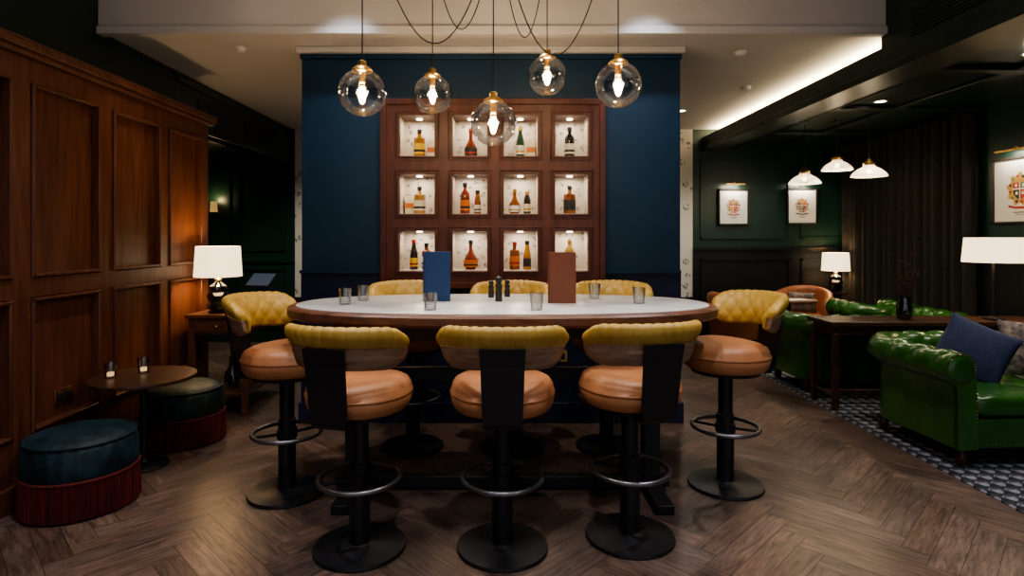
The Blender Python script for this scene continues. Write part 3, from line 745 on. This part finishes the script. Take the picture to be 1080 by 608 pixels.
def tub_chair(loc,rz):
    e=empty('tub_armchair',loc,radians(rz)); A=radians(110); N=61
    b=MB()
    def fn(i,j):
        t=-1+2*i/(N-1); a=t*A; top=0.80-0.16*abs(t)**2
        pr=[(0.0,0.30),(0.0,0.45),(-0.015,top-0.06),(0.0,top-0.015),(0.03,top),(0.065,top-0.015),(0.08,top-0.06),(0.06,0.45),(0.04,0.28),(0.0,0.28)][j]
        R=0.26+pr[0]; d=0.008*(abs(sin(a*7))**0.5-0.5) if 0<j<7 else 0
        R+= -d if j<4 else d
        return Vector((R*1.08*sin(a),-R*cos(a),pr[1]))
    b.grid(fn,N,10,CLEA)
    for i in (0,N-1): b.add([fn(i,j) for j in range(10)],[tuple(range(10))],CLEA)
    ob('shell',b.mesh('shell',70),e)
    b=MB(); b.super((0,0.03,0.40),0.25,0.26,0.075,CLEA,0.6,0.5); ob('seat',b.mesh('seat',80),e)
    b=MB()
    for x in (-0.2,0.2):
        for y in (-0.2,0.2): b.tube([(x,y,0.32),(x*1.15,y*1.15,0)],[0.022,0.012],WOODD,10)
    ob('legs',b,e)
tub_chair((2.80,7.0,0),-80); tub_chair((3.92,7.70,0),140) 
pillow('scatter_cushion',(3.88,7.62,0.60),(radians(15),0,radians(-40)),0.34,0.28,0.1,PATT)
e=empty('bistro_table',(3.46,7.12,0)); b=MB()
b.lathe([(0.001,0.67),(0.31,0.67),(0.32,0.68),(0.32,0.695),(0.31,0.70),(0.001,0.70)],(0,0,0),WOODR,48); ob('table_top',b,e)
b=MB(); b.lathe([(0.001,0),(0.2,0),(0.2,0.012),(0.035,0.03),(0.028,0.65),(0.08,0.67),(0.001,0.67)],(0,0,0),BLACKM,28); ob('pedestal',b,e)
mb=MB(); mb.box(-0.15,0.15,-0.105,0.105,0,0.002,PAPER); ob('paper_menu',mb,None,(3.5,7.02,0.7005),(0,0,0.2))
e=empty('lamp_side_table',(4.42,7.80,0)); b=MB(); b.lathe([(0.001,0.69),(0.125,0.69),(0.13,0.70),(0.13,0.715),(0.001,0.72)],(0,0,0),WOODD,40); b.lathe([(0.001,0),(0.11,0),(0.11,0.012),(0.025,0.03),(0.02,0.68),(0.05,0.69)],(0,0,0),BLACKM,24); ob('body',b,e)

e=empty('vase_with_branches',(3.45,5.05,RZ+0.735)); b=MB(); b.lathe([(0.001,0.002),(0.05,0.002),(0.06,0.05),(0.055,0.14),(0.04,0.18),(0.045,0.2),(0.042,0.2),(0.036,0.18),(0.05,0.14),(0.055,0.05),(0.045,0.01),(0.001,0.01)],(0,0,0),SMOKE,32); ob('vase',b,e)
b=MB(); random.seed(3)
for k in range(14):
    a=random.random()*2*pi; l=random.uniform(0.34,0.56); sp=random.uniform(0.05,0.14); pts=[Vector((0.02*cos(a)*0.3,0.02*sin(a)*0.3,0.02))]
    for q in range(1,6):
        w=q/5; pts.append(Vector((cos(a)*sp*w**1.5+random.uniform(-.01,.01),sin(a)*sp*w**1.5+random.uniform(-.01,.01),0.02+l*w)))
    b.tube(pts,0.0028,TWIG,5)
    for q in range(6):
        p=pts[random.randint(3,5)]+Vector((random.uniform(-.02,.02),random.uniform(-.02,.02),random.uniform(-.02,.02))); b.sphere(p,0.007,TWIG,6,4)
ob('branches',b,e)

b=MB(); NY=240
def cf(i,j):
    y=5.8+2.22*i/(NY-1); w=sin(i*0.42)+0.35*sin(i*0.17+1); z=[0.02,0.6,1.4,2.2,2.68][j]
    return Vector((4.66+0.04*w*(1-0.15*(j==4)),y,z))
b.grid(cf,NY,5,CURT); ob('curtain',b.mesh('curtain',80))
b=MB(); b.tube([(4.66,5.7,2.715),(4.66,8.05,2.715)],0.012,BLACKM); ob('curtain_rail',b)

BLK=mat('ink_black',(0.03,0.03,0.03),0.6); IRED=mat('ink_red',(0.40,0.035,0.025),0.6,var=0.1); IPCH=mat('ink_peach',(0.55,0.33,0.22),0.6,var=0.1); IGRN=mat('ink_green',(0.06,0.18,0.11),0.6,var=0.1); IGLD=mat('ink_gold',(0.50,0.30,0.08),0.6,var=0.1)
FRAME=mat('frame_black',(0.02,0.018,0.016),0.4,var=0.1)
def picture(loc,rz,w,h,seed,fm):
    e=empty('framed_print',loc,rz); b=MB(); t=0.022
    for q in ((-w/2,-w/2+t,-h/2,h/2),(w/2-t,w/2,-h/2,h/2),(-w/2,w/2,-h/2,-h/2+t),(-w/2,w/2,h/2-t,h/2)): b.box(q[0],q[1],-0.03,0,q[2],q[3],fm)
    ob('frame',b,e,bevel=0.003)
    b=MB(); b.box(-w/2+t,w/2-t,-0.014,0,-h/2+t,h/2-t,PAPER); ob('mount',b,e)
    b=MB(); k=w/0.42*0.95
    C=[[IPCH,IRED,BLK,IGLD],[IPCH,BLK,IRED,IGRN],[IGLD,IRED,IGRN,BLK]][seed-1]
    def poly(pts,y,m): b.add([(px*k,y,pz*k+0.01) for px,pz in pts],[tuple(range(len(pts)))],m)
    # mantle behind the shield: scalloped leaf fringe
    poly([((0.095+0.012*sin(9*a))*cos(a),(0.105+0.012*sin(9*a))*sin(a)) for a in [2*pi*i/72 for i in range(72)]],-0.0143,C[0])
    for i in range(12):
        a=2*pi*i/12+0.2; cx,cz=0.078*cos(a),0.088*sin(a)
        poly([(cx+0.011*cos(q),cz+0.011*sin(q)) for q in [2*pi*j/10 for j in range(10)]],-0.0146,C[i%3+1])
    # quartered shield
    sh=[(-0.055,0.045),(0,0.045),(0,0),(-0.055,0)]; poly(sh,-0.015,C[1]); poly([(-x,z) for x,z in sh],-0.015,C[2])
    lo=[(-0.055,0),(0,0),(0,-0.075),(-0.025,-0.06),(-0.048,-0.035)]; poly(lo,-0.015,C[3]); poly([(-x,z) for x,z in lo],-0.015,C[1])
    poly([(-0.057,0.006),(0.057,0.006),(0.057,-0.004),(-0.057,-0.004)],-0.0153,PAPER); poly([(-0.004,0.046),(0.004,0.046),(0.004,-0.074),(-0.004,-0.074)],-0.0153,PAPER)
    for cx,cz in ((-0.028,0.026),(0.028,0.026),(-0.024,-0.028),(0.024,-0.028)):
        poly([(cx+0.011*cos(q),cz+0.012*sin(q)) for q in [2*pi*j/12 for j in range(12)]],-0.0155,IGLD if seed!=3 else PAPER)
    # crown
    poly([(-0.04,0.052),(0.04,0.052),(0.048,0.088),(0.024,0.066),(0,0.095),(-0.024,0.066),(-0.048,0.088)],-0.0152,IGLD); 
    # motto ribbon and caption
    poly([(-0.09,-0.105),(-0.03,-0.118),(0.03,-0.118),(0.09,-0.105),(0.09,-0.122),(0.03,-0.134),(-0.03,-0.134),(-0.09,-0.122)],-0.0152,C[1])
    poly([(-0.05,-0.155),(0.05,-0.155),(0.05,-0.161),(-0.05,-0.161)],-0.0152,BLK); poly([(-0.032,-0.170),(0.032,-0.170),(0.032,-0.174),(-0.032,-0.174)],-0.0152,BLK)
    ob('print',b,e)
    b=MB(); b.box(-w*0.3,w*0.3,-0.1,-0.08,h/2+0.05,h/2+0.065,BRASS); b.tube([(0,-0.09,h/2+0.06),(0,-0.05,h/2+0.09),(0,0,h/2+0.06)],0.005,BRASS); ob('picture_light',b,e)
    light('picture_lamp','AREA',(0,-0.10,h/2+0.045),2.0,(1,0.88,0.7),w*0.5,(radians(28),0,0),e,sy=0.03)
picture((3.17,YB-0.021,1.86),0,0.42,0.50,1,FRAME)
picture((4.11,YB-0.021,1.87),0,0.42,0.50,2,FRAME)
picture((XR-0.001,5.38,1.88),radians(-90),0.60,0.62,3,FRAME)

def milk():
    m,nt,b=nodes_of('prismatic_glass'); b.inputs['Base Color'].default_value=(0.85,0.83,0.78,1); b.inputs['Roughness'].default_value=0.15
    b.inputs['Emission Color'].default_value=(1,0.85,0.65,1); b.inputs['Emission Strength'].default_value=0.2
    o=nt.nodes['Material Output']; t=nt.nodes.new('ShaderNodeBsdfTransparent'); mx=nt.nodes.new('ShaderNodeMixShader'); mx.inputs[0].default_value=0.6
    nt.links.new(t.outputs[0],mx.inputs[1]); nt.links.new(b.outputs[0],mx.inputs[2]); nt.links.new(mx.outputs[0],o.inputs[0]); return m
PSH=milk(); FIL2=emis('bulb_warm',(1,0.75,0.45),12)
def shade_pendant(x,y,z,r):
    e=empty('glass_shade_pendant',(x,y,z)); b=MB(); n=72
    prof=[(0.045,0.105),(0.055,0.085),(0.095,0.062),(0.13,0.03),(0.15,0.0),(0.155,-0.015)]
    def fn(i,j):
        a=2*pi*i/n; k=(1+0.02*(1 if i%2 else -1))*r/0.155; return Vector((prof[j][0]*k*cos(a),prof[j][0]*k*sin(a),prof[j][1]))
    b.grid(fn,n,6,PSH,True,False); ob('shade',b,e)
    b=MB(); b.lathe([(0.05,0.10),(0.055,0.12),(0.03,0.15),(0.012,0.17),(0.001,0.17)],(0,0,0),BRASS,24); b.tube([(0,0,0.16),(0,0,2.74-z)],0.004,BLACKM,6); b.lathe([(0.001,2.74-z),(0.05,2.74-z),(0.04,2.715-z),(0.001,2.71-z)],(0,0,0),BLACKM,20); ob('fitting',b,e)
    b=MB(); b.sphere((0,0,0.04),0.025,FIL2,16,10); ob('bulb',b,e)
    light('pendant_lamp','POINT',(0,0,-0.03),5,(1,0.78,0.5),0.03,parent=e)
shade_pendant(3.34,6.5,2.05,0.165); shade_pendant(3.70,6.5,2.20,0.155); shade_pendant(3.74,6.0,2.08,0.165)

e=empty('wall_sconce',(-3.93,YB-0.02,1.86)); b=MB(); b.lathe([(0.05,-0.07),(0.04,0.07)],(0,-0.08,0),mat('sconce_shade',(0.3,0.2,0.08),0.5,emit=(1,0.6,0.2),es=0.3),20); b.tube([(0,0.02,0),(0,-0.08,-0.02)],0.008,BRASS); ob('body',b,e); light('sconce_light','POINT',(0,-0.1,0.1),2.0,(1,0.7,0.35),0.03,parent=e)

for x,y in ((-2.05,4.6),(1.9,4.7),(2.4,5.8)):
    b=MB(); b.lathe([(0.001,-0.03),(0.03,-0.03),(0.045,-0.012),(0.05,0),(0.001,0)],(0,0,0),PAPER,24); ob('smoke_detector',b,None,(x,y,ZC))
def down(x,y,z,e_,col=(1,0.90,0.78),ang=90,blend=0.8,sz=0.04,tgt=None):  # also builds spots added only to brighten floor, passage and alcove
    b=MB(); b.lathe([(0.045,-0.002),(0.06,-0.004),(0.062,0.0)],(0,0,0),PAPER,24); b.lathe([(0.001,-0.001),(0.045,-0.001)],(0,0,0),DOWN,24)
    o=ob('downlight_and_fill',b,None,(x,y,z)); r=(0,0,0)
    if tgt: r=(Vector(tgt)-Vector((x,y,z))).to_track_quat('-Z','Y').to_euler()
    light('downlight_and_fill_beam','SPOT',(x,y,z-0.03),e_,col,sz,r,None,ang,blend)
for x in (-0.8,0.8): down(x,3.0,ZU,75,ang=75)
down(0,3.9,ZU,65,ang=70)
down(-1.7,2.6,ZU,65,(0.97,0.93,1.0),ang=95); down(1.9,2.6,ZU,90,(0.97,0.93,1.0),ang=95); down(0,1.5,ZU,90,(0.95,0.92,1.0),ang=110)  # added fill spots above the frame, to brighten the floor
down(-1.5,1.2,ZU,45,(0.97,0.93,1.0),ang=90); down(1.9,1.2,ZU,60,(0.97,0.93,1.0),ang=105)  # more added floor fill, nearer the camera
down(-1.0,3.7,ZU,26,(0.75,0.85,1),ang=60,tgt=(-1.25,4.6,1.9)); down(1.0,3.7,ZU,30,(0.75,0.85,1),ang=60,tgt=(1.1,4.6,1.9))
down(-2.1,6.9,ZC,75,ang=130); down(2.1,6.9,ZC,65,ang=130)  # fill spots added to brighten the wallpapered back passage
down(3.6,4.0,2.70,50,(1,0.92,0.82),ang=100); down(4.2,3.9,2.70,28,ang=90); down(3.6,5.6,2.74,38,ang=110); down(3.4,7.3,2.74,38,ang=110)
down(-3.6,6.9,2.60,26,ang=120)  # fill spot added to lift the dark alcove
down(-1.7,3.9,ZU,30,(1,0.72,0.42),ang=45,tgt=(-2.62,4.1,1.6))

w=bpy.data.worlds.new('world'); scene.world=w; w.use_nodes=True
bg=w.node_tree.nodes['Background']; bg.inputs[0].default_value=(0.76,0.76,0.84,1); bg.inputs[1].default_value=0.5
cam=bpy.data.cameras.new('camera'); co=bpy.data.objects.new('camera',cam); scene.collection.objects.link(co)
co.location=(0,0,CH); co.rotation_euler=(radians(90),0,0); cam.sensor_width=36; cam.lens=F/1080*36; cam.shift_x=10/1080; cam.shift_y=-54/1080; cam.clip_start=0.05
scene.camera=co
